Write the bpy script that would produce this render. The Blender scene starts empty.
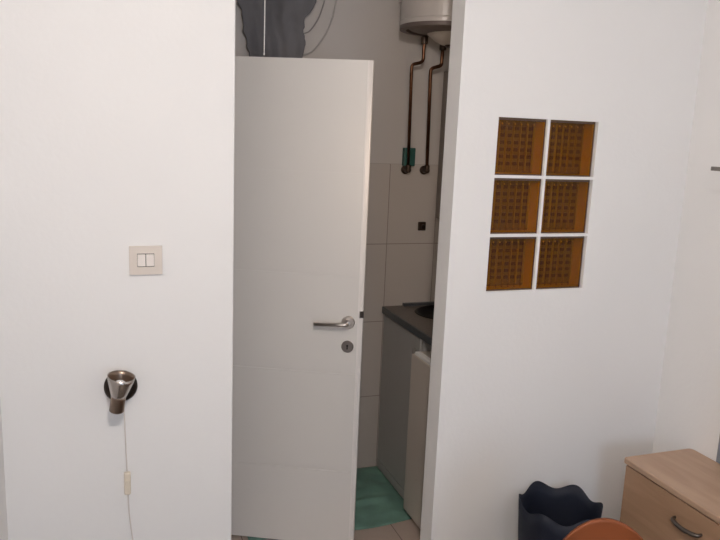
import bpy, bmesh, math, random
from mathutils import Vector, Matrix, noise
random.seed(4)
scene = bpy.context.scene
COL = scene.collection
PI = math.pi
ORG = {}

# ------------------------------------------------------------------ materials
def mat(name, col, rough=0.5, metal=0.0, var=0.0, vscale=6.0, bump=0.0, bscale=40.0, coat=0.0, spec=0.5, stretch=(1, 1, 1)):
    m = bpy.data.materials.new(name); m.use_nodes = True
    nt = m.node_tree; b = nt.nodes['Principled BSDF']
    b.inputs['Base Color'].default_value = (*col, 1); b.inputs['Roughness'].default_value = rough
    b.inputs['Metallic'].default_value = metal; b.inputs['Coat Weight'].default_value = coat
    b.inputs['Specular IOR Level'].default_value = spec
    tc = nt.nodes.new('ShaderNodeTexCoord'); mp = nt.nodes.new('ShaderNodeMapping')
    mp.inputs['Scale'].default_value = stretch
    nt.links.new(tc.outputs['Object'], mp.inputs['Vector'])
    if var > 0:
        n = nt.nodes.new('ShaderNodeTexNoise'); n.inputs['Scale'].default_value = vscale; n.inputs['Detail'].default_value = 5
        nt.links.new(mp.outputs[0], n.inputs['Vector'])
        r = nt.nodes.new('ShaderNodeValToRGB'); e = r.color_ramp.elements
        e[0].position = .3; e[1].position = .7
        e[0].color = (*[c * (1 - var) for c in col], 1); e[1].color = (*[min(1, c * (1 + var)) for c in col], 1)
        nt.links.new(n.outputs['Fac'], r.inputs[0]); nt.links.new(r.outputs[0], b.inputs['Base Color'])
    if bump > 0:
        n2 = nt.nodes.new('ShaderNodeTexNoise'); n2.inputs['Scale'].default_value = bscale; n2.inputs['Detail'].default_value = 4
        nt.links.new(mp.outputs[0], n2.inputs['Vector'])
        bp = nt.nodes.new('ShaderNodeBump'); bp.inputs['Strength'].default_value = bump; bp.inputs['Distance'].default_value = .01
        nt.links.new(n2.outputs['Fac'], bp.inputs['Height']); nt.links.new(bp.outputs[0], b.inputs['Normal'])
    return m

def tile_mat(name, col, grout, w, h, ox, oz, axes='XZ', rough=0.5, gw=0.004, var=.04):
    """rectangular tiles with thin joints, laid from (ox, oz) in world axes"""
    m = bpy.data.materials.new(name); m.use_nodes = True
    nt = m.node_tree; b = nt.nodes['Principled BSDF']; b.inputs['Roughness'].default_value = rough
    g = nt.nodes.new('ShaderNodeNewGeometry'); s = nt.nodes.new('ShaderNodeSeparateXYZ')
    nt.links.new(g.outputs['Position'], s.inputs[0])
    def math_(op, a, bb=None, c=None):
        n = nt.nodes.new('ShaderNodeMath'); n.operation = op
        for i, v in enumerate((a, bb, c)):
            if v is None: continue
            if hasattr(v, 'links'): nt.links.new(v, n.inputs[i])
            else: n.inputs[i].default_value = v
        return n.outputs[0]
    def joint(sock, size, off):
        t = math_('DIVIDE', math_('SUBTRACT', sock, off), size)
        fr = math_('FRACT', math_('ADD', t, 100.0))
        d = math_('MINIMUM', fr, math_('SUBTRACT', 1.0, fr))
        return math_('MULTIPLY', d, size), math_('FLOOR', t)
    d1, c1 = joint(s.outputs[axes[0]], w, ox); d2, c2 = joint(s.outputs[axes[1]], h, oz)
    isj = math_('LESS_THAN', math_('MINIMUM', d1, d2), gw / 2)
    cell = nt.nodes.new('ShaderNodeCombineXYZ'); nt.links.new(c1, cell.inputs[0]); nt.links.new(c2, cell.inputs[1])
    wn = nt.nodes.new('ShaderNodeTexWhiteNoise'); nt.links.new(cell.outputs[0], wn.inputs['Vector'])
    nz = nt.nodes.new('ShaderNodeTexNoise'); nz.inputs['Scale'].default_value = 5; nt.links.new(g.outputs['Position'], nz.inputs['Vector'])
    fac = math_('ADD', math_('MULTIPLY', wn.outputs['Value'], .5), math_('MULTIPLY', nz.outputs['Fac'], .5))
    mr = nt.nodes.new('ShaderNodeMix'); mr.data_type = 'RGBA'
    nt.links.new(fac, mr.inputs[0])
    mr.inputs[6].default_value = (*[c * (1 - var) for c in col], 1); mr.inputs[7].default_value = (*[c * (1 + var) for c in col], 1)
    mj = nt.nodes.new('ShaderNodeMix'); mj.data_type = 'RGBA'
    nt.links.new(isj, mj.inputs[0]); nt.links.new(mr.outputs[2], mj.inputs[6]); mj.inputs[7].default_value = (*grout, 1)
    nt.links.new(mj.outputs[2], b.inputs['Base Color'])
    return m

def wood_mat(name, c1, c2, stretch, rough=.45):
    m = bpy.data.materials.new(name); m.use_nodes = True
    nt = m.node_tree; b = nt.nodes['Principled BSDF']; b.inputs['Roughness'].default_value = rough
    g = nt.nodes.new('ShaderNodeTexCoord'); mp = nt.nodes.new('ShaderNodeMapping'); mp.inputs['Scale'].default_value = stretch
    nt.links.new(g.outputs['Object'], mp.inputs[0])
    n = nt.nodes.new('ShaderNodeTexNoise'); n.inputs['Scale'].default_value = 6; n.inputs['Detail'].default_value = 6; n.inputs['Distortion'].default_value = .6
    nt.links.new(mp.outputs[0], n.inputs[0])
    r = nt.nodes.new('ShaderNodeValToRGB'); e = r.color_ramp.elements
    e[0].position = .32; e[1].position = .68; e[0].color = (*c1, 1); e[1].color = (*c2, 1)
    nt.links.new(n.outputs['Fac'], r.inputs[0]); nt.links.new(r.outputs[0], b.inputs['Base Color'])
    return m

def pane_mat(name, tint, gloss_rough=.08, gloss=.12):
    """thin coloured glass: tinted see-through with a clear reflection"""
    m = bpy.data.materials.new(name); m.use_nodes = True
    nt = m.node_tree; nt.nodes.remove(nt.nodes['Principled BSDF'])
    o = nt.nodes['Material Output']
    t = nt.nodes.new('ShaderNodeBsdfTransparent'); t.inputs[0].default_value = (*tint, 1)
    g = nt.nodes.new('ShaderNodeBsdfGlossy'); g.inputs['Roughness'].default_value = gloss_rough
    f = nt.nodes.new('ShaderNodeFresnel'); f.inputs[0].default_value = 1.33
    x = nt.nodes.new('ShaderNodeMixShader')
    nt.links.new(f.outputs[0], x.inputs[0]); nt.links.new(t.outputs[0], x.inputs[1]); nt.links.new(g.outputs[0], x.inputs[2])
    nt.links.new(x.outputs[0], o.inputs[0])
    return m

M = {}
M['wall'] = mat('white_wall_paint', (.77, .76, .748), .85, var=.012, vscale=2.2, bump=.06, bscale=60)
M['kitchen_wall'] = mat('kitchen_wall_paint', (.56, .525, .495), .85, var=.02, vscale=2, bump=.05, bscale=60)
M['far_wall'] = mat('muted_wall_paint', (.20, .195, .19), .9)
M['ceiling'] = mat('ceiling_paint', (.68, .67, .66), .9)
M['door'] = mat('white_door_lacquer', (.72, .69, .65), .4, var=.01, vscale=2)
M['edge'] = mat('door_edge_white', (.81, .77, .735), .45)
M['steel'] = mat('brushed_steel', (.62, .58, .55), .28, 1.0)
M['dark_steel'] = mat('dull_steel', (.30, .27, .255), .35, 1.0)
M['black'] = mat('black_slot', (.02, .018, .017), .6)
M['copper'] = mat('old_copper', (.17, .08, .047), .3, 1.0, var=.35, vscale=14)
M['fitting'] = mat('dark_brass_fitting', (.075, .052, .04), .4, .8)
M['green'] = mat('green_plastic', (.016, .085, .07), .5)
M['enamel'] = mat('white_enamel', (.60, .56, .53), .25)
M['boiler_rim'] = mat('boiler_brown_rim', (.16, .125, .11), .5)
M['boiler_cap'] = mat('boiler_beige_cap', (.50, .44, .38), .4)
M['tile'] = tile_mat('beige_wall_tile', (.50, .455, .415), (.27, .23, .20), .2597, .397, 1.3280, 1.187 - .397 * 2)
M['floor_tile'] = tile_mat('beige_floor_tile', (.44, .36, .31), (.17, .135, .115), .33, .33, 1.186, 2.42, axes='XY', rough=.35)
M['parquet'] = wood_mat('light_parquet', (.11, .085, .065), (.16, .125, .095), (1, .15, 1))
M['granite'] = mat('dark_speckled_worktop', (.125, .105, .09), .35, var=.3, vscale=120)
M['worktop_edge'] = mat('worktop_edge', (.06, .066, .072), .35, var=.2, vscale=60)
M['sink'] = mat('black_sink', (.006, .006, .007), .45, spec=.3)
M['cabinet'] = mat('grey_cabinet_front', (.42, .405, .385), .45)
M['fridge'] = mat('white_fridge', (.58, .52, .46), .35)
M['wallcab'] = mat('brown_grey_laminate', (.25, .22, .195), .45)
M['gloss_black'] = mat('black_edge', (.012, .011, .011), .4)
M['cloth_green'] = mat('turquoise_mat', (.14, .27, .22), .6, var=.3, vscale=7, bump=.25, bscale=14)
M['sheet_dark'] = mat('dark_grey_sheet', (.165, .162, .172), .9, var=.2, vscale=9, stretch=(1, 1, .25))
M['strand_grey'] = mat('grey_strand', (.33, .31, .295), .8)
M['cord_white'] = mat('white_cord', (.85, .83, .80), .5)
M['cream'] = mat('cream_plastic', (.66, .59, .52), .35)
M['rocker'] = mat('rocker_plastic', (.76, .70, .65), .3)
M['ivory'] = mat('ivory_plastic', (.68, .61, .50), .4)
M['lamp_cord'] = mat('beige_lamp_cord', (.66, .61, .57), .5)
M['lamp_dark'] = mat('dark_bronze', (.05, .038, .032), .35, .9)
M['lamp_steel'] = mat('satin_nickel', (.50, .46, .43), .25, 1.0)
M['lamp_brown'] = mat('brown_nickel', (.24, .18, .14), .3, 1.0)
M['bulb'] = mat('white_bulb_glass', (.82, .82, .84), .2)
M['bin'] = mat('navy_black_plastic', (.010, .013, .024), .6, spec=.3)
M['chair'] = mat('orange_brown_shell', (.17, .044, .010), .6, var=.06, vscale=5, spec=.3)
M['chair_leg'] = mat('chair_leg_metal', (.35, .34, .33), .35, .9)
M['oak_top'] = wood_mat('oak_laminate_top', (.38, .25, .17), (.46, .315, .22), (4, .5, 1))
M['oak'] = wood_mat('oak_laminate_front', (.30, .18, .105), (.38, .235, .145), (1, .6, 5))
M['handle'] = mat('pewter_handle', (.16, .14, .125), .35, 1.0)
M['panel_grey'] = mat('blue_grey_panel', (.20, .21, .24), .5)
M['rail'] = mat('grey_metal_rail', (.26, .245, .23), .4, .6)
M['amber_front'] = pane_mat('amber_front_glass', (.86, .67, .18))
M['amber_rib'] = pane_mat('amber_rib_glass', (.97, .91, .72), .06)
M['amber_side'] = mat('amber_inner_glass', (.66, .51, .08), .6)
M['amber_back'] = mat('amber_rear_glass', (.235, .185, .05), .35)
M['amber_bar'] = mat('amber_rear_rib', (.11, .072, .02), .3)
M['amber_vert'] = mat('amber_vertical_rib', (.37, .30, .08), .3)
M['amber_glint'] = mat('amber_rib_glint', (.78, .60, .28), .12)  # pale amber, paints the glints at the rib ends
M['amber_seal'] = mat('dark_glass_edge', (.10, .055, .025), .4)
M['frame_white'] = mat('white_window_frame', (.8, .8, .79), .4)
M['clear_pane'] = pane_mat('clear_window_glass', (.97, .98, .98), .02)

# ------------------------------------------------------------------ helpers
def empty(name, label, cat, loc, group=None):
    o = bpy.data.objects.new(name, None); COL.objects.link(o); o.location = loc
    o.empty_display_size = .05
    o['label'] = label; o['category'] = cat
    if group: o['group'] = group
    ORG[o] = Vector(loc); return o

def obj(name, bm, m, parent=None, smooth=False, loc=None, bevel=0.0, segs=2, subsurf=0):
    """link a bmesh given in world coordinates as ONE mesh object"""
    o0 = ORG[parent] if parent is not None else Vector(loc or (0, 0, 0))
    bmesh.ops.recalc_face_normals(bm, faces=bm.faces)
    bmesh.ops.translate(bm, verts=bm.verts, vec=-o0)
    me = bpy.data.meshes.new(name); bm.to_mesh(me); bm.free()
    me.materials.append(m)
    if smooth:
        for p in me.polygons: p.use_smooth = True
    o = bpy.data.objects.new(name, me); COL.objects.link(o)
    if parent is not None: o.parent = parent
    else: o.location = o0
    ORG[o] = o0
    if bevel:
        b = o.modifiers.new('bevel', 'BEVEL'); b.width = bevel; b.segments = segs; b.limit_method = 'ANGLE'; b.angle_limit = .6
    if subsurf:
        s = o.modifiers.new('sub', 'SUBSURF'); s.levels = subsurf; s.render_levels = subsurf
    return o

def tag(o, label, cat, group=None, kind=None):
    o['label'] = label; o['category'] = cat
    if group: o['group'] = group
    if kind: o['kind'] = kind
    return o

def struct(name, bm, m, parent=None, label=None, cat=None, **k):
    o = obj(name, bm, m, parent, **k)
    if parent is None:
        o['kind'] = 'structure'
        if label: o['label'] = label
        if cat: o['category'] = cat
    return o

def box(bm, x0, x1, y0, y1, z0, z1):
    v = [bm.verts.new(p) for p in ((x0, y0, z0), (x1, y0, z0), (x1, y1, z0), (x0, y1, z0), (x0, y0, z1), (x1, y0, z1), (x1, y1, z1), (x0, y1, z1))]
    for f in ((0, 3, 2, 1), (4, 5, 6, 7), (0, 1, 5, 4), (1, 2, 6, 5), (2, 3, 7, 6), (3, 0, 4, 7)): bm.faces.new([v[i] for i in f])
    return bm
def B(*a): return box(bmesh.new(), *a)

def prism(poly, z0, z1):
    bm = bmesh.new()
    lo = [bm.verts.new((*p, z0)) for p in poly]; hi = [bm.verts.new((*p, z1)) for p in poly]
    bm.faces.new(lo[::-1]); bm.faces.new(hi); n = len(poly)
    for i in range(n): bm.faces.new((lo[i], lo[(i + 1) % n], hi[(i + 1) % n], hi[i]))
    return bm

def frame_of(d):
    d = Vector(d).normalized(); a = Vector((0, 0, 1)) if abs(d.z) < .9 else Vector((1, 0, 0))
    u = d.cross(a).normalized(); v = d.cross(u).normalized(); return d, u, v

def lathe(base, axis, prof, n=40, bm=None, closed=False):
    """profile of (radius, distance along axis) swept about the axis"""
    bm = bm or bmesh.new(); d, u, v = frame_of(axis); base = Vector(base); rings = []
    for r, s in prof:
        c = base + d * s
        if r < 1e-6: rings.append([bm.verts.new(c)])
        else: rings.append([bm.verts.new(c + (u * math.cos(2 * PI * k / n) + v * math.sin(2 * PI * k / n)) * r) for k in range(n)])
    pairs = list(zip(rings, rings[1:])) + ([(rings[-1], rings[0])] if closed else [])
    for a, b in pairs:
        for k in range(n):
            k2 = (k + 1) % n
            if len(a) == 1 and len(b) == 1: continue
            if len(a) == 1: bm.faces.new((a[0], b[k], b[k2]))
            elif len(b) == 1: bm.faces.new((a[k], b[0], a[k2]))
            else: bm.faces.new((a[k], b[k], b[k2], a[k2]))
    return bm

def cyl(p0, p1, r, n=24, bm=None, ch=0.0):
    p0, p1 = Vector(p0), Vector(p1); L = (p1 - p0).length
    pr = [(0, 0), (r - ch, 0), (r, ch), (r, L - ch), (r - ch, L), (0, L)] if ch else [(0, 0), (r, 0), (r, L), (0, L)]
    return lathe(p0, p1 - p0, pr, n, bm)

def fillet(pts, rad, k=6):
    pts = [Vector(p) for p in pts]; out = [pts[0]]
    for a, b, c in zip(pts, pts[1:], pts[2:]):
        r = min(rad, (a - b).length * .49, (c - b).length * .49)
        s, e = b + (a - b).normalized() * r, b + (c - b).normalized() * r
        for i in range(k + 1):
            t = i / k; out.append(s * (1 - t) ** 2 + b * 2 * t * (1 - t) + e * t * t)
    out.append(pts[-1]); return out

def tube(pts, r, n=12, bm=None):
    bm = bm or bmesh.new(); pts = [Vector(p) for p in pts]; rings = []
    d, u, v = frame_of(pts[1] - pts[0])
    for i, p in enumerate(pts):
        t = (pts[min(i + 1, len(pts) - 1)] - pts[max(i - 1, 0)]).normalized()
        u = (u - t * u.dot(t)).normalized(); w = t.cross(u)
        rr = r(i / (len(pts) - 1)) if callable(r) else r
        rings.append([bm.verts.new(p + (u * math.cos(2 * PI * k / n) + w * math.sin(2 * PI * k / n)) * rr) for k in range(n)])
    for a, b in zip(rings, rings[1:]):
        for k in range(n): bm.faces.new((a[k], a[(k + 1) % n], b[(k + 1) % n], b[k]))
    bm.faces.new(rings[0][::-1]); bm.faces.new(rings[-1]); return bm

def spline(pts, n=8):
    P = [Vector(p) for p in pts]; P = [P[0] * 2 - P[1]] + P + [P[-1] * 2 - P[-2]]; out = []
    for i in range(1, len(P) - 2):
        a, b, c, d = P[i - 1:i + 3]
        for k in range(n):
            t = k / n
            out.append(.5 * ((2 * b) + (c - a) * t + (2 * a - 5 * b + 4 * c - d) * t * t + (3 * b - a - 3 * c + d) * t ** 3))
    out.append(P[-2]); return out

# ------------------------------------------------------------------ the room
H = 2.55                       # ceiling
XL, XR = -.283, 2.042          # side walls of the room
YF, YB = 2.13, 2.22            # front and rear face of the dividing wall
YN = -2.3                      # wall behind the viewer
KX0, KX1, KY = .30, 1.93, 3.30 # kitchenette
J0, J1 = .3668, 1.0855         # doorway jambs
GX = [(1.2345, 1.4245), (1.4345, 1.6295)]
GZ = [(1.6035, 1.7935), (1.4035, 1.5935), (1.2035, 1.3935)]

struct('floor', B(XL - .1, XR + .1, YN - .1, YB, -.06, 0), M['parquet'])
struct('floor_kitchen', B(KX0 - .68, KX1 + .1, YB, KY + .1, -.06, 0), M['floor_tile'])
struct('ceiling', B(XL - .1, XR + .1, YN - .1, YB, H, H + .08), M['ceiling'])
struct('ceiling_kitchen', B(KX0 - .68, KX1 + .1, YB, KY + .1, H, H + .08), M['ceiling'])
struct('wall_front_left', B(XL - .1, J0, YF, YB, 0, H), M['wall'], bevel=.004)
struct('wall_front_top', B(J0, J1, YF, YB, 2.46, H), M['wall'])
bm = bmesh.new()
box(bm, J1, GX[0][0], YF, YB, 0, H); box(bm, GX[1][1], XR + .1, YF, YB, 0, H)
box(bm, GX[0][0], GX[1][1], YF, YB, GZ[0][1], H); box(bm, GX[0][0], GX[1][1], YF, YB, 0, GZ[2][0])
struct('wall_front_right', bm, M['wall'])
bm = bmesh.new()
box(bm, GX[0][1], GX[1][0], YF + .0005, YB, GZ[2][0], GZ[0][1])
for a in (0, 1):
    for x0, x1 in GX: box(bm, x0, x1, YF + .0005, YB, GZ[a + 1][1], GZ[a][0])
struct('trim_1', bm, M['wall'])                      # white joints between the glass blocks
struct('wall_left', B(XL - .1, XL, YN, YF, 0, H), M['wall'])
struct('wall_right', B(XR, XR + .1, YN, YF, 0, H), M['wall'])
WX0, WX1, WZ0, WZ1 = -.05, 1.20, .95, 2.20          # window in the wall behind the viewer
bm = bmesh.new()
box(bm, XL - .1, WX0, YN - .1, YN, 0, H); box(bm, WX1, XR + .1, YN - .1, YN, 0, H)
box(bm, WX0, WX1, YN - .1, YN, 0, WZ0); box(bm, WX0, WX1, YN - .1, YN, WZ1, H)
struct('wall_behind', bm, M['far_wall'])
bm = bmesh.new()
for x0, x1, z0, z1 in ((WX0, WX0 + .06, WZ0, WZ1), (WX1 - .06, WX1, WZ0, WZ1), (WX0 + .06, WX1 - .06, WZ0, WZ0 + .06), (WX0 + .06, WX1 - .06, WZ1 - .06, WZ1), (.545, .605, WZ0 + .06, WZ1 - .06)):
    box(bm, x0, x1, YN - .07, YN - .02, z0, z1)
w = struct('window_1', bm, M['frame_white'])
struct('pane', B(WX0 + .06, WX1 - .06, YN - .048, YN - .042, WZ0 + .06, WZ1 - .06), M['clear_pane'], w)

# kitchenette shell
TILE_TOP = 1.583
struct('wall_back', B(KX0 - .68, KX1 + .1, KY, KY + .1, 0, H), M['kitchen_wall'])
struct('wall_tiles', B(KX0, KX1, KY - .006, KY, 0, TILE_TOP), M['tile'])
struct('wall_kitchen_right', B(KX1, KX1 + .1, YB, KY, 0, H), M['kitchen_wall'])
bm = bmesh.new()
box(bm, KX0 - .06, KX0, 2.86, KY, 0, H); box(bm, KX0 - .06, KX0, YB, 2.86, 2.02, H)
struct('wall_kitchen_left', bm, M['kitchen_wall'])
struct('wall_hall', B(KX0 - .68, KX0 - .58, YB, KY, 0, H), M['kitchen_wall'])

# ------------------------------------------------------------------ the open door
TH = math.radians(26)
E = Vector((math.cos(TH), -math.sin(TH), 0)); Nn = Vector((-math.sin(TH), -math.cos(TH), 0))
A = Vector((.9412, 2.6, 0))
def D(s, off, z): p = A + E * s + Nn * off; return Vector((p.x, p.y, z))
DW, DT = .655, 1.9893
poly = [D(-DW, 0, 0), D(0, 0, 0), D(.004, -.0035, 0), D(.018, -.010, 0), D(.018, -.038, 0), D(.0, -.042, 0), D(-DW, -.042, 0)]
# slab with four shallow horizontal grooves
bm = bmesh.new()
zs = [.01, .3450, .3520, .7675, .7745, 1.1695, 1.1765, 1.5700, 1.5770, DT]
prof = []
for i, z in enumerate(zs): prof.append((z, 0))
for i in range(0, 9):
    z0, z1 = zs[i], zs[i + 1]; g = -.0035 if i % 2 else 0
    pl = [D(-DW, g, 0), D(-.002, g, 0), D(-.002, -.042, 0), D(-DW, -.042, 0)]
    b2 = prism([(p.x, p.y) for p in pl], z0, z1)
    me = bpy.data.meshes.new('t'); b2.to_mesh(me); b2.free(); bm.from_mesh(me); bpy.data.meshes.remove(me)
door = struct('door_1', bm, M['door'], loc=D(-DW, 0, .01), label='white panel door standing open behind the doorway of the front wall', cat='door')
pl = [D(-.002, -.004, 0), D(.001, -.004, 0), D(.0015, -.001, 0), D(.005, -.002, 0), D(.018, -.010, 0), D(.018, -.038, 0), D(.012, -.042, 0), D(-.002, -.042, 0)]
obj('door_edge', prism([(p.x, p.y) for p in pl], .01, DT), M['edge'], door)
ros = D(-.038, 0, .984)
h = obj('door_handle', lathe(ros, Nn, [(0, 0), (.0265, 0), (.0265, .006), (.024, .009), (0, .009)], 40), M['steel'], door, smooth=False)
pts = fillet([D(-.038, .004, .984), D(-.038, .048, .984), D(-.168, .048, .979)], .012)
obj('lever', tube(pts, .0077, 20), M['steel'], h, smooth=True)
k = obj('keyhole_plate', lathe(D(-.038, 0, .884), Nn, [(0, 0), (.0245, 0), (.0245, .005), (.022, .008), (0, .008)], 40), M['dark_steel'], door)
bm = cyl(D(-.038, .0075, .889), D(-.038, .0088, .889), .0042)
sl = prism([(p.x, p.y) for p in (D(-.0405, .0075, 0), D(-.0355, .0075, 0), D(-.0355, .0088, 0), D(-.0405, .0088, 0))], .874, .889)
me = bpy.data.meshes.new('t'); sl.to_mesh(me); sl.free(); bm.from_mesh(me); bpy.data.meshes.remove(me)
obj('keyhole', bm, M['black'], k)
pl = [D(.0055, -.001, 0), D(.0205, -.0105, 0), D(.0205, -.024, 0), D(.0055, -.024, 0)]
obj('latch_bolt', prism([(p.x, p.y) for p in pl], 1.003, 1.030), M['dark_steel'], door)

# pull cord
PX, PYY = .511, 2.42
pc = tag(obj('pull_cord', tube([(PX, PYY, z) for z in (2.55, 2.3, 2.1, 2.0, 1.968)], .0017, 8), M['cord_white'], smooth=True, loc=(PX, PYY, 1.965)),
    'thin white pull cord hanging straight down in front of the dark sheet', 'cord')
obj('end_knob', lathe((PX, PYY, 1.960), (0, 0, 1), [(0, 0), (.0022, .001), (.0026, .004), (.0022, .009), (0, .010)], 14), M['cord_white'], pc, smooth=True)

# ------------------------------------------------------------------ thin dark sheet and two grey strands high on the back wall
def sheet_panel():
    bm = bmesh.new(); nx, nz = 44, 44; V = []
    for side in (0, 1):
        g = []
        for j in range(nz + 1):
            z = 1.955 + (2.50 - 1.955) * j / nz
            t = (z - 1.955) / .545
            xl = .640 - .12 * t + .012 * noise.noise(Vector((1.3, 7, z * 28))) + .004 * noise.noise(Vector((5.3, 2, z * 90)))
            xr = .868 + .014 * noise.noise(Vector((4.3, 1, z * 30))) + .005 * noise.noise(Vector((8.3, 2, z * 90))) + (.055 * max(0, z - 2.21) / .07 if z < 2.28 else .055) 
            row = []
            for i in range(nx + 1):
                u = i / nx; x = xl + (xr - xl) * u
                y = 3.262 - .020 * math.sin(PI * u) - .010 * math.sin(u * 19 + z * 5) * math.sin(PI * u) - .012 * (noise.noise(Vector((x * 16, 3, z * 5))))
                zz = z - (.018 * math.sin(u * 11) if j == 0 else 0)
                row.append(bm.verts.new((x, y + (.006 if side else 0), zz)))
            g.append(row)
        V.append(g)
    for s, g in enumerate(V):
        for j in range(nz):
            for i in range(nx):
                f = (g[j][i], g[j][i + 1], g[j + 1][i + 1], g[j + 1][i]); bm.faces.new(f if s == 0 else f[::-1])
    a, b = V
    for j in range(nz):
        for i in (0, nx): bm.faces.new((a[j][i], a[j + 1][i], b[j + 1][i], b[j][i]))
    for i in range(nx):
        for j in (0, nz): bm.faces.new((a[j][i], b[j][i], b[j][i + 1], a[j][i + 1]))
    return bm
tag(obj('dark_sheet', sheet_panel(), M['sheet_dark'], smooth=True, loc=(.75, 3.28, 1.955)),
    'dark grey crumpled sheet on the kitchenette back wall above the door', 'cloth')
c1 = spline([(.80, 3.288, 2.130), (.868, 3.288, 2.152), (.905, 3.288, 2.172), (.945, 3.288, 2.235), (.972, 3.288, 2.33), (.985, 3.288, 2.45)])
tag(obj('thin_strand', tube(c1, .003, 8), M['strand_grey'], smooth=True, loc=(.9, 3.288, 2.15)),
    'darker and shorter of two thin grey strands curving away from the dark sheet', 'cable', 'strands on the back wall')
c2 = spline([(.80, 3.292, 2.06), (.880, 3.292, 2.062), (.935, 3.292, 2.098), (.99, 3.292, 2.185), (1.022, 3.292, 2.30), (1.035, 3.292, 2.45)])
M['strand_pale'] = mat('pale_grey_strand', (.47, .44, .415), .8)
tag(obj('thin_strand', tube(c2, .0035, 8), M['strand_pale'], smooth=True, loc=(.95, 3.292, 2.06)),
    'fainter and lower of two thin grey strands curving away from the dark sheet', 'cable', 'strands on the back wall')

# ------------------------------------------------------------------ water heater and its pipes
BC = Vector((1.462, 3.05, 0)); BR = .205; BZ = 2.200
bo = empty('water_heater', 'white round water heater hung high on the kitchenette back wall', 'water heater', (BC.x, BC.y, BZ))
obj('tank', lathe((BC.x, BC.y, BZ), (0, 0, 1), [(0, .01), (BR - .012, .01), (BR - .012, 0), (BR, 0), (BR, .018), (BR - .003, .021), (BR - .003, .33), (0, .34)], 72), M['enamel'], bo, smooth=False, bevel=.002)
obj('lower_rim', lathe((BC.x, BC.y, BZ), (0, 0, 1), [(BR - .03, .004), (BR - .001, 0), (BR - .002, -.016), (BR - .03, -.018)], 72, closed=True), M['boiler_rim'], bo, smooth=False)
obj('base_dish', lathe((BC.x, BC.y, BZ - .004), (0, 0, 1), [(BR - .028, .004), (BR - .05, -.010), (BR - .075, -.016), (0, -.018)], 60), M['boiler_rim'], bo, smooth=True)
obj('bottom_cap', lathe((BC.x + .052, BC.y + .03, BZ - .018), (0, 0, -1), [(0, 0), (.115, 0), (.112, .008), (.075, .036), (.05, .048), (.035, .05), (0, .05)], 48), M['boiler_cap'], bo, smooth=True)
obj('cap_collar', lathe((BC.x + .052, BC.y + .03, BZ - .066), (0, 0, -1), [(0, 0), (.032, 0), (.030, .010), (0, .012)], 32), M['fitting'], bo, smooth=False)
obj('wall_bracket', B(BC.x - .13, BC.x + .13, 3.245, 3.30, 2.33, 2.37), M['enamel'], bo)

def pipe(label, pts, r, fit, elbow):
    t = empty('copper_pipe', label, 'pipe', pts[-1], 'copper pipes of the water heater')
    obj('tube', tube(fillet(pts, .022, 6), r, 16), M['copper'], t, smooth=True)
    obj('top_fitting', cyl(fit[0], fit[1], .0165, 20, ch=.003), M['fitting'], t)
    e = Vector(elbow)
    bm = lathe((e.x, 3.294, e.z), (0, -1, 0), [(0, 0), (.022, 0), (.022, .006), (.0145, .012), (.0145, .043), (.010, .050), (0, .052)], 24)
    bm = cyl((e.x, 3.256, e.z - .004), (e.x, 3.256, e.z + .026), .0135, 20, bm, ch=.003)
    obj('wall_elbow', bm, M['fitting'], t)
    return t
PY = 3.2
p1 = [(1.431, PY, 2.178), (1.430, PY, 2.12), (1.4315, PY, 2.062), (1.3745, PY, 2.047), (1.3735, PY, 2.02), (1.4065, 3.256, 1.562)]
t1 = pipe('copper pipe with the green tag near the tiles, left of its twin', p1, .0078, ((1.431, PY, 2.142), (1.431, PY, 2.177)), (1.4065, 3.256, 1.556))
obj('green_sleeve', B(1.386, 1.445, 3.262, 3.292, 1.575, 1.663), M['green'], t1, bevel=.004)
p2 = [(1.528, PY, 2.155), (1.526, PY, 2.08), (1.525, PY, 2.052), (1.4715, PY, 2.035), (1.4715, PY, 2.005), (1.5065, 3.256, 1.562)]
pipe('copper pipe without a tag, between the green-tagged pipe and the wall cupboard', p2, .0085, ((1.528, PY, 2.122), (1.528, PY, 2.158)), (1.5065, 3.256, 1.556))

# capped outlet on the tiles
vx, vz = 1.512, 1.276
vo = empty('wall_outlet', 'small square metal outlet plate on the tiles under the copper pipes', 'outlet', (vx, 3.294, vz))
obj('plate', B(vx - .021, vx + .021, 3.284, 3.294, vz - .022, vz + .022), M['fitting'], vo, bevel=.004)
obj('cap', lathe((vx + .003, 3.285, vz - .002), (0, -1, 0), [(0, 0), (.012, 0), (.011, .010), (0, .012)], 6), M['lamp_dark'], vo)

# ------------------------------------------------------------------ kitchenette units
CF = 1.328                       # cabinet front
wc = empty('wall_cupboard', 'brown grey wall cupboard edge hanging on the right of the kitchenette', 'cupboard', (1.6, 3.29, 1.32))
obj('body', B(1.603, KX1, 2.75, 3.293, 1.32, 2.035), M['wallcab'], wc)
obj('door', B(1.583, 1.602, 3.115, 3.291, 1.318, 2.035), M['wallcab'], wc, bevel=.002)
obj('door', B(1.577, 1.602, 2.75, 3.111, 1.316, 2.037), M['gloss_black'], wc, bevel=.002)

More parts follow.
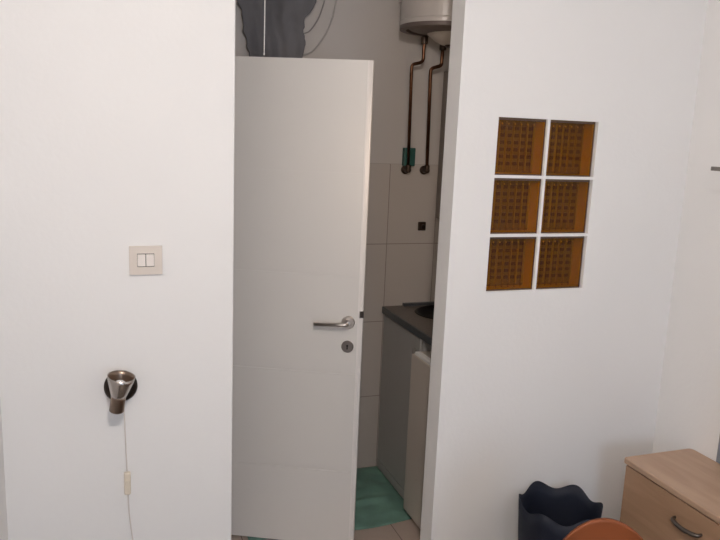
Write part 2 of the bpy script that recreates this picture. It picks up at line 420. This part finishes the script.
wt = empty('worktop', 'dark worktop running along the right side of the kitchenette', 'worktop', (1.62, 2.75, .80))
SC = (1.618, 3.10)
def slab_with_hole(x0, x1, y0, y1, z0, z1, c, rx, ry, n=40):
    bm = bmesh.new(); outer = []
    for k in range(n):
        a = 2 * PI * k / n; dx, dy = math.cos(a), math.sin(a)
        t = min(((x1 - c[0]) / dx if dx > 1e-6 else (x0 - c[0]) / dx if dx < -1e-6 else 9), ((y1 - c[1]) / dy if dy > 1e-6 else (y0 - c[1]) / dy if dy < -1e-6 else 9))
        outer.append((c[0] + dx * t, c[1] + dy * t))
    # snap nearest samples to the corners
    for cx, cy in ((x0, y0), (x1, y0), (x1, y1), (x0, y1)):
        i = min(range(n), key=lambda i: (outer[i][0] - cx) ** 2 + (outer[i][1] - cy) ** 2); outer[i] = (cx, cy)
    R = []
    for z in (z0, z1):
        R.append(([bm.verts.new((*p, z)) for p in outer], [bm.verts.new((c[0] + rx * math.cos(2 * PI * k / n), c[1] + ry * math.sin(2 * PI * k / n), z)) for k in range(n)]))
    for k in range(n):
        k2 = (k + 1) % n
        (o0, i0), (o1, i1) = R
        bm.faces.new((o1[k], o1[k2], i1[k2], i1[k])); bm.faces.new((o0[k], i0[k], i0[k2], o0[k2]))
        bm.faces.new((o0[k], o0[k2], o1[k2], o1[k])); bm.faces.new((i0[k], i1[k], i1[k2], i0[k2]))
    return bm
ZT = .868
obj('slab', slab_with_hole(1.328, KX1, 2.24, 3.293, ZT - .03, ZT, SC, .178, .156), M['granite'], wt)
obj('front_edge', B(1.318, 1.328, 2.24, 3.293, ZT - .034, ZT), M['worktop_edge'], wt, bevel=.003)
obj('rear_strip', B(1.43, KX1, 3.272, 3.293, ZT, ZT + .014), M['worktop_edge'], wt)
sk = empty('sink', 'round black sink sunk into the dark worktop', 'sink', (SC[0], SC[1], ZT - .02))
bm = lathe((SC[0], SC[1], ZT + .002), (0, 0, 1), [(.192, 0), (.186, .003), (.177, .001), (.171, -.012), (.148, -.024), (0, -.026), (0, -.029), (.151, -.027), (.174, -.014), (.176, -.002)], 48)
bmesh.ops.scale(bm, vec=(1, .87, 1), space=Matrix.Translation((-SC[0], -SC[1], 0)), verts=bm.verts)
obj('bowl', bm, M['sink'], sk, smooth=True)
obj('drain', lathe((SC[0], SC[1], ZT - .0235), (0, 0, 1), [(0, 0), (.022, 0), (.02, .003), (0, .002)], 24), M['dark_steel'], sk)

bc = empty('base_cabinet', 'grey base cabinet under the worktop, behind the fridge', 'cabinet', (1.6, 3.06, 0))
obj('carcass', B(1.343, KX1, 2.835, 3.293, .09, ZT - .036), M['cabinet'], bc)
obj('door', B(CF, 1.342, 2.838, 3.285, .050, ZT - .042), M['cabinet'], bc, bevel=.002)
obj('plinth', B(1.331, 1.345, 2.835, 3.293, .0, .043), M['cabinet'], bc)

FX = 1.281
fr = empty('fridge', 'white small fridge under the worktop beside the doorway', 'fridge', (1.6, 2.55, 0))
obj('body', B(1.325, 1.88, 2.30, 2.822, .02, .775), M['fridge'], fr, bevel=.006)
obj('door', B(FX, 1.318, 2.30, 2.822, .018, .772), M['fridge'], fr, bevel=.008, segs=3)
obj('door_top_trim', B(FX + .004, 1.316, 2.33, 2.80, .768, .784), M['frame_white'], fr, bevel=.006)
obj('hinge', cyl((1.288, 2.812, .770), (1.288, 2.812, .789), .008, 16), M['steel'], fr)
obj('hinge_cap', B(1.290, 1.325, 2.56, 2.59, .78, .802), M['enamel'], fr, bevel=.004)
obj('foot', cyl((1.36, 2.78, 0), (1.36, 2.78, .022), .018, 16), M['black'], fr)
obj('foot', cyl((1.36, 2.34, 0), (1.36, 2.34, .022), .018, 16), M['black'], fr)

# turquoise mat
bm = bmesh.new(); nx, ny = 46, 34; G = []
for s in (0, 1):
    g = []
    for j in range(ny + 1):
        v = j / ny; row = []
        for i in range(nx + 1):
            u = i / nx; x = .55 + (1.328 - .55) * u
            yf = 2.752 + .02 * math.sin(u * 7) - .012 * u
            y = yf + (3.285 - yf) * v
            if u > .96: x -= .0 if y > 2.83 else .065 * (1 - .0)
            q = noise.noise(Vector((x * 5, y * 9, 1))) + .5 * noise.noise(Vector((x * 11, y * 22, 4)))
            rim = min(1, min(v, 1 - v, u, 1 - u) * 9)
            z = .004 + rim * (.010 + .011 * q + .012 * math.exp(-((y - 2.93 - .12 * (x - 1.1)) / .03) ** 2))
            row.append(bm.verts.new((x, y, max(z, .004) if s else .0015)))
        g.append(row)
    G.append(g)
for s, g in enumerate(G):
    for j in range(ny):
        for i in range(nx):
            f = (g[j][i], g[j][i + 1], g[j + 1][i + 1], g[j + 1][i]); bm.faces.new(f if s else f[::-1])
a, b = G
for j in range(ny):
    for i in (0, nx): bm.faces.new((a[j][i], a[j + 1][i], b[j + 1][i], b[j][i]))
for i in range(nx):
    for j in (0, ny): bm.faces.new((a[j][i], b[j][i], b[j][i + 1], a[j][i + 1]))
tag(obj('floor_mat', bm, M['cloth_green'], smooth=True, loc=(1.0, 3.0, 0)), 'wrinkled turquoise mat spread on the tiled kitchenette floor', 'mat')

# ------------------------------------------------------------------ glass blocks
def glass_block():
    """built around its own lower front-left corner at the first opening"""
    x0, x1 = GX[0]; z0, z1 = GZ[0]; y0 = YF + .012; y1 = YF + .074
    t = empty('glass_block', '', 'glass block', ((x0 + x1) / 2, y0, z0), 'amber glass blocks in the wall')
    bm = bmesh.new(); f = .005
    box(bm, x0, x0 + f, y0 + .0045, y1, z0, z1); box(bm, x1 - f, x1, y0 + .0045, y1, z0, z1)
    box(bm, x0 + f, x1 - f, y0 + .0045, y1, z0, z0 + f); box(bm, x0 + f, x1 - f, y0 + .0045, y1, z1 - f, z1)
    obj('side_wall', bm, M['amber_side'], t)
    bm = bmesh.new(); f = .0055
    box(bm, x0, x0 + f, y0 - .001, y0 + .004, z0, z1); box(bm, x1 - .0025, x1, y0 - .001, y0 + .004, z0, z1)
    box(bm, x0 + f, x1 - .0025, y0 - .001, y0 + .004, z0, z0 + .004); box(bm, x0 + f, x1 - .0025, y0 - .001, y0 + .004, z1 - .0085, z1)
    obj('rim', bm, M['amber_seal'], t)
    obj('front_pane', B(x0 + f, x1 - .0025, y0, y0 + .004, z0 + .004, z1 - .0085), M['amber_front'], t, bevel=.001)
    obj('rear_pane', B(x0 + .005, x1 - .005, y1 - .008, y1 - .001, z0 + .005, z1 - .005), M['amber_back'], t)
    bm = bmesh.new()
    for k in range(6):
        z = z0 + .030 + k * .0240
        for q in range(6):
            xa = x0 + .020 + q * .0272; box(bm, xa, xa + .0175, y1 - .014, y1 - .008, z, z + .0135)
    r = obj('rear_ribs', bm, M['amber_bar'], t, bevel=.002)
    bm = bmesh.new()
    for q in range(6):
        xa = x0 + .022 + q * .0245
        lathe((xa, y0 + .0062, z0 + .010), (0, 0, 1), [(0, 0), (.0014, .001), (.0022, .004), (.0022, .158), (.0014, .161), (0, .162)], 14, bm)
    b3 = bmesh.new()
    for q in range(7):
        xa = x0 + .0115 + q * .0272; box(b3, xa, xa + .0075, y1 - .0155, y1 - .008, z0 + .012, z1 - .012)
    obj('rear_vertical_ribs', b3, M['amber_vert'], t, bevel=.0025)
    b4 = bmesh.new()
    for q in range(6):
        lathe((x0 + .026 + q * .0245, y0 + .007, z1 - .024), (0, 0, 1), [(0, 0), (.0022, .0012), (.0028, .0035), (.002, .006), (0, .0072)], 12, b4)
    obj('rib_glints', b4, M['amber_glint'], t, smooth=True)  # added pale beads standing in for highlights near the rib tops
    obj('front_ribs', bm, M['amber_rib'], t, smooth=True)
    return t
blk = glass_block()
rows = ('top', 'middle', 'bottom')
for r in range(3):
    for c in range(2):
        side = 'nearer the doorway' if c == 0 else 'away from the doorway'
        lab = 'amber ribbed glass block, %s row of the wall panel, %s' % (rows[r], side)
        if r == 0 and c == 0: o = blk
        else:
            o = blk.copy(); COL.objects.link(o)
            o.location = blk.location + Vector((GX[c][0] - GX[0][0], 0, GZ[r][0] - GZ[0][0]))
            for ch in list(blk.children):
                d = ch.copy(); COL.objects.link(d); d.parent = o
        o['label'] = lab

# ------------------------------------------------------------------ light switch
sw = empty('light_switch', 'cream double rocker light switch on the wall above the wall lamp', 'light switch', (.113, YF, 1.338))
x0, x1, z0, z1 = .0675, .1585, 1.2965, 1.3795
bm = bmesh.new(); cx, cz = .5 * (x0 + x1), 1.3385
ix0, ix1, iz0, iz1 = cx - .0235, cx + .0235, cz - .0195, cz + .0195
box(bm, x0, ix0, YF - .009, YF, z0, z1); box(bm, ix1, x1, YF - .009, YF, z0, z1)
box(bm, ix0, ix1, YF - .009, YF, z0, iz0); box(bm, ix0, ix1, YF - .009, YF, iz1, z1)
bmesh.ops.remove_doubles(bm, verts=bm.verts, dist=1e-5)
obj('plate', bm, M['cream'], sw)
obj('inner_tray', B(ix0, ix1, YF - .0035, YF, iz0, iz1), M['black'], sw)
for a, b in ((ix0 + .0008, cx - .0008), (cx + .0008, ix1 - .0008)):
    obj('rocker', B(a, b, YF - .0115, YF - .0036, iz0 + .0022, iz1 - .0022), M['rocker'], sw, bevel=.0015)

# ------------------------------------------------------------------ wall lamp with cord
la = empty('wall_lamp', 'small nickel spotlight on a dark round base on the wall under the light switch', 'wall lamp', (.041, YF, .96))
obj('wall_base', lathe((.037, YF, .964), (0, -1, 0), [(0, 0), (.047, 0), (.047, .010), (.043, .0155), (.036, .018), (.033, .0165), (0, .0165)], 48), M['lamp_dark'], la, smooth=False)
ax = Vector((.14, -.13, 1)).normalized(); lb = Vector((.0229, 2.06, .913))
obj('socket', lathe(lb, ax, [(0, .002), (.019, 0), (.0205, .002), (.0205, .046), (.0185, .049), (0, .05)], 40), M['lamp_brown'], la, smooth=False)
obj('shade', lathe(lb + ax * .046, ax, [(.0185, 0), (.0215, .002), (.024, .012), (.036, .050), (.0385, .064), (.0365, .064), (.034, .050), (.021, .012), (.012, .010), (0, .010)], 48), M['lamp_steel'], la, smooth=True)
obj('shade_lining', lathe(lb + ax * .057, ax, [(.0185, 0), (.0212, .006), (.0335, .041), (.0360, .0525), (.0362, .0525), (.0345, .041), (.022, .006), (.0185, -.0005)], 48, closed=True), M['lamp_brown'], la, smooth=True)
obj('bulb', lathe(lb + ax * .047, ax, [(0, .002), (.011, 0), (.012, .010), (.019, .024), (.0205, .032), (.018, .041), (.010, .047), (0, .049)], 32), M['bulb'], la, smooth=True)
obj('arm', tube(fillet([(.037, YF - .012, .964), (.034, 2.09, .960), lb + ax * .035 + Vector((0, .012, 0))], .02), .008, 14), M['lamp_brown'], la, smooth=True)
cord = spline([(.044, YF - .006, .93), (.0455, YF - .004, .86), (.0475, YF - .004, .78), (.0495, YF - .006, .695)])
obj('upper_cord', tube(cord, .0019, 8), M['lamp_cord'], la, smooth=True)
sw2 = obj('cord_switch', B(.0405, .0595, YF - .018, YF - .001, .6215, .692), M['ivory'], la, bevel=.004, segs=3)
obj('slider', B(.0445, .0535, YF - .0215, YF - .0178, .645, .668), M['ivory'], sw2, bevel=.0015)
cord = spline([(.0505, YF - .006, .622), (.0520, YF - .004, .58), (.0555, YF - .004, .53), (.0605, YF - .004, .48), (.066, YF - .004, .42), (.070, YF - .004, .30), (.064, YF - .004, .12), (.060, YF - .012, .004)])
obj('lower_cord', tube(cord, .0019, 8), M['lamp_cord'], la, smooth=True)

# ------------------------------------------------------------------ waste bin
BX, BY, RB = 1.506, 1.972, .142
bm = bmesh.new(); n = 144; rings = []
def rim_z(th): return .460 + .0135 * math.cos(6 * (th - math.radians(32)))
levels = [0, .02, .1, .2, .3, .4, .7, .9, 1.0]
def ring(f, inset, floor_):
    out = []
    for k in range(n):
        th = 2 * PI * k / n; z = floor_ + (rim_z(th) - floor_) * f
        r = .112 + (RB - .112) * z / .46 - inset + (.0025 * math.cos(6 * (th - math.radians(32))) if f > .6 else 0)
        out.append(bm.verts.new((BX + r * math.cos(th), BY + r * math.sin(th), z)))
    return out
rings = [ring(f, 0, 0) for f in levels] + [ring(f, .0035, .006) for f in levels[::-1]]
for a, b in zip(rings, rings[1:]):
    for k in range(n): bm.faces.new((a[k], a[(k + 1) % n], b[(k + 1) % n], b[k]))
bm.faces.new(rings[0][::-1]); bm.faces.new(rings[-1])
tag(obj('waste_bin', bm, M['bin'], smooth=True, loc=(BX, BY, 0)), 'navy black plastic waste bin with a wavy rim, between chair and wall', 'waste bin')

# ------------------------------------------------------------------ bedside drawers
NX0, NX1, NY0, NY1, NZ = 1.737, XR - .002, 1.20, 1.940, .624
dr = empty('drawer_cabinet', 'light oak drawer cabinet against the wall beside the waste bin', 'drawers', (1.89, 1.57, 0))
bm = bmesh.new()
def rrect(x0, x1, y0, y1, r, k=6):
    P = []
    for cx, cy, a0 in ((x1 - r, y1 - r, 0), (x0 + r * .5, y1 - r * .5, PI / 2), (x0 + r * .5, y0 + r * .5, PI), (x1 - r, y0 + r, 1.5 * PI)):
        rr = r if cx > (x0 + x1) / 2 else r * .5
        for i in range(k + 1): a = a0 + PI / 2 * i / k; P.append((cx + rr * math.cos(a), cy + rr * math.sin(a)))
    return P
bm = prism(rrect(NX0 - .004, NX1, NY0, NY1, .02), NZ - .022, NZ)
obj('top', bm, M['oak_top'], dr, bevel=.005, segs=3)
obj('carcass', B(NX0 + .018, NX1 - .005, NY0 + .01, NY1 - .012, .03, NZ - .023), M['oak'], dr)
obj('plinth', B(NX0 + .04, NX1 - .01, NY0 + .03, NY1 - .03, 0, .03), M['oak'], dr)
for z0, z1 in ((.330, NZ - .027), (.035, .326)):
    d = obj('drawer', B(NX0, NX0 + .0175, NY0 + .012, NY1 - .013, z0, z1), M['oak'], dr, bevel=.0015)
    hz = z1 - .068; hy = 1.623
    pts = spline([(NX0 + .002, hy + .056, hz + .004), (NX0 - .016, hy + .048, hz), (NX0 - .026, hy, hz - .002), (NX0 - .016, hy - .048, hz), (NX0 + .002, hy - .056, hz + .004)])
    obj('handle', tube(pts, lambda t: .0045 + .003 * math.sin(PI * t), 12), M['handle'], d, smooth=True)

# grey panel standing on the cabinet, against the right wall
sc = empty('standing_panel', 'blue grey upright panel edge on the oak drawer cabinet', 'panel', (2.02, 1.6, NZ))
obj('panel', B(2.012, 2.036, 1.36, 1.800, NZ + .012, NZ + .36), M['panel_grey'], sc, bevel=.003)
obj('foot', B(1.99, 2.038, 1.48, 1.70, NZ + .0005, NZ + .012), M['panel_grey'], sc)

# metal rail on the right wall
ra = empty('wall_rail', 'grey metal rail standing off the right wall above the drawer cabinet', 'rail', (XR, 1.9, 1.66))
obj('bar', B(1.854, 1.866, 1.20, 1.835, 1.6490, 1.6625), M['rail'], ra, bevel=.002)
for y in (1.65, 1.25):
    obj('bracket', B(1.866, XR, y - .008, y + .008, 1.6515, 1.6600), M['rail'], ra)

# ------------------------------------------------------------------ chair
ch = empty('chair', 'orange brown shell chair in front of the waste bin, only its rounded back showing', 'chair', (1.03, 1.10, 0))
def chair_pt(u, v):
    """u across -1..1, v 0 (front of seat) .. 1 (top of back)"""
    # profile in local (depth d, height z): chair faces away from the cabinet corner, back towards it
    P = [(-.20, .455), (-.16, .465), (0, .452), (.14, .450), (.19, .475), (.215, .55), (.235, .66), (.25, .76), (.254, .80)]
    f = v * (len(P) - 1); i = min(int(f), len(P) - 2); t = f - i
    a, b = P[i], P[i + 1]; d = a[0] + (b[0] - a[0]) * t; z = a[1] + (b[1] - a[1]) * t
    return d, z
CHA = math.radians(24)
def chair_w(x, d, z):
    c, s = math.cos(CHA), math.sin(CHA)
    # local x right, local d towards the back of the chair
    return Vector((1.042 + x * c + d * s, 1.095 - x * s + d * c, z + .008))
def shell():
    bm = bmesh.new(); NU, NV = 28, 40; G = []
    for s in (0, 1):
        g = []
        for j in range(NV + 1):
            v = j / NV; d, z = chair_pt(0, v); row = []
            half = .205 if v < .55 else .205
            for i in range(NU + 1):
                u = -1 + 2 * i / NU
                # rounded outline at the top of the back and the front of the seat
                x = u * half
                zt = z; dd = d
                if v > .5:
                    w = (v - .5) / .5; x = u * .165
                    drop = (1 - math.sqrt(max(0, 1 - min(1, abs(u)) ** 2))) * .26
                    zt = z - drop * w ** 1.5 + .022 * u * w
                    dd = d - .045 * u * u * w
                else:
                    dd = d + .02 * u * u * (1 - v / .5); zt = z + .012 * u * u
                row.append(bm.verts.new(chair_w(x, dd + (.010 if s and v > .5 else 0), zt - (.010 if s and v <= .5 else 0))))
            g.append(row)
        G.append(g)
    for s, g in enumerate(G):
        for j in range(NV):
            for i in range(NU):
                f = (g[j][i], g[j][i + 1], g[j + 1][i + 1], g[j + 1][i]); bm.faces.new(f if s == 0 else f[::-1])
    a, b = G
    for j in range(NV):
        for i in (0, NU): bm.faces.new((a[j][i], a[j + 1][i], b[j + 1][i], b[j][i]))
    for i in range(NU):
        for j in (0, NV): bm.faces.new((a[j][i], b[j][i], b[j][i + 1], a[j][i + 1]))
    return bm
obj('seat_shell', shell(), M['chair'], ch, smooth=True)
for sx in (-1, 1):
    for sd in (-1, 1):
        obj('leg', tube([chair_w(sx * .15, sd * .12, .446), chair_w(sx * .19, sd * .18, 0.0)], .0095, 12), M['chair_leg'], ch, smooth=True)
obj('seat_frame', tube([chair_w(-.15, -.12, .436), chair_w(.15, -.12, .436), chair_w(.15, .12, .436), chair_w(-.15, .12, .436), chair_w(-.15, -.12, .436)], .007, 10), M['chair_leg'], ch)

# ------------------------------------------------------------------ light
def point(name, loc, power, col, r):
    l = bpy.data.lights.new(name, 'POINT'); l.energy = power; l.color = col; l.shadow_soft_size = r
    o = bpy.data.objects.new(name, l); COL.objects.link(o); o.location = loc; return o
point('ceiling_lamp', (.16, .2, 2.44), 74, (1, .90, .83), .045)
point('kitchen_fill', (1.21, 2.31, 1.62), 2.1, (1, .76, .56), .05)  # added warm fill light hidden behind the front wall, brightens the kitchenette
wl = bpy.data.lights.new('window_daylight', 'AREA'); wl.shape = 'RECTANGLE'; wl.size = 1.25; wl.size_y = 1.25; wl.energy = 40; wl.color = (.62, .77, 1)
wo = bpy.data.objects.new('window_daylight', wl); COL.objects.link(wo); wo.location = (.575, YN - .14, 1.575); wo.rotation_euler = (PI / 2, 0, 0)

wd = bpy.data.worlds.new('sky'); scene.world = wd; wd.use_nodes = True
bg = wd.node_tree.nodes['Background']; bg.inputs[0].default_value = (.72, .84, 1, 1); bg.inputs[1].default_value = 1.0

# ------------------------------------------------------------------ camera
cam = bpy.data.cameras.new('camera'); co = bpy.data.objects.new('camera', cam); COL.objects.link(co)
cam.sensor_fit = 'HORIZONTAL'; cam.sensor_width = 36; cam.lens = 36; cam.clip_start = .02
yaw, pit, rol = map(math.radians, (19.9, 10.7, 2.35))
f = Vector((math.sin(yaw) * math.cos(pit), math.cos(yaw) * math.cos(pit), -math.sin(pit)))
r0 = Vector((math.cos(yaw), -math.sin(yaw), 0)); u0 = r0.cross(f)
r = r0 * math.cos(rol) + u0 * math.sin(rol); u = -r0 * math.sin(rol) + u0 * math.cos(rol)
co.matrix_world = Matrix(((r.x, u.x, -f.x, 0), (r.y, u.y, -f.y, 0), (r.z, u.z, -f.z, 1.72), (0, 0, 0, 1)))
scene.camera = co
vs = scene.view_settings; vs.view_transform = 'Standard'; vs.look = 'None'; vs.exposure = -0.16; vs.gamma = 1; vs.use_curve_mapping = False
scene.cycles.use_denoising = True
scene.cycles.max_bounces = 12; scene.cycles.diffuse_bounces = 6; scene.cycles.transparent_max_bounces = 12
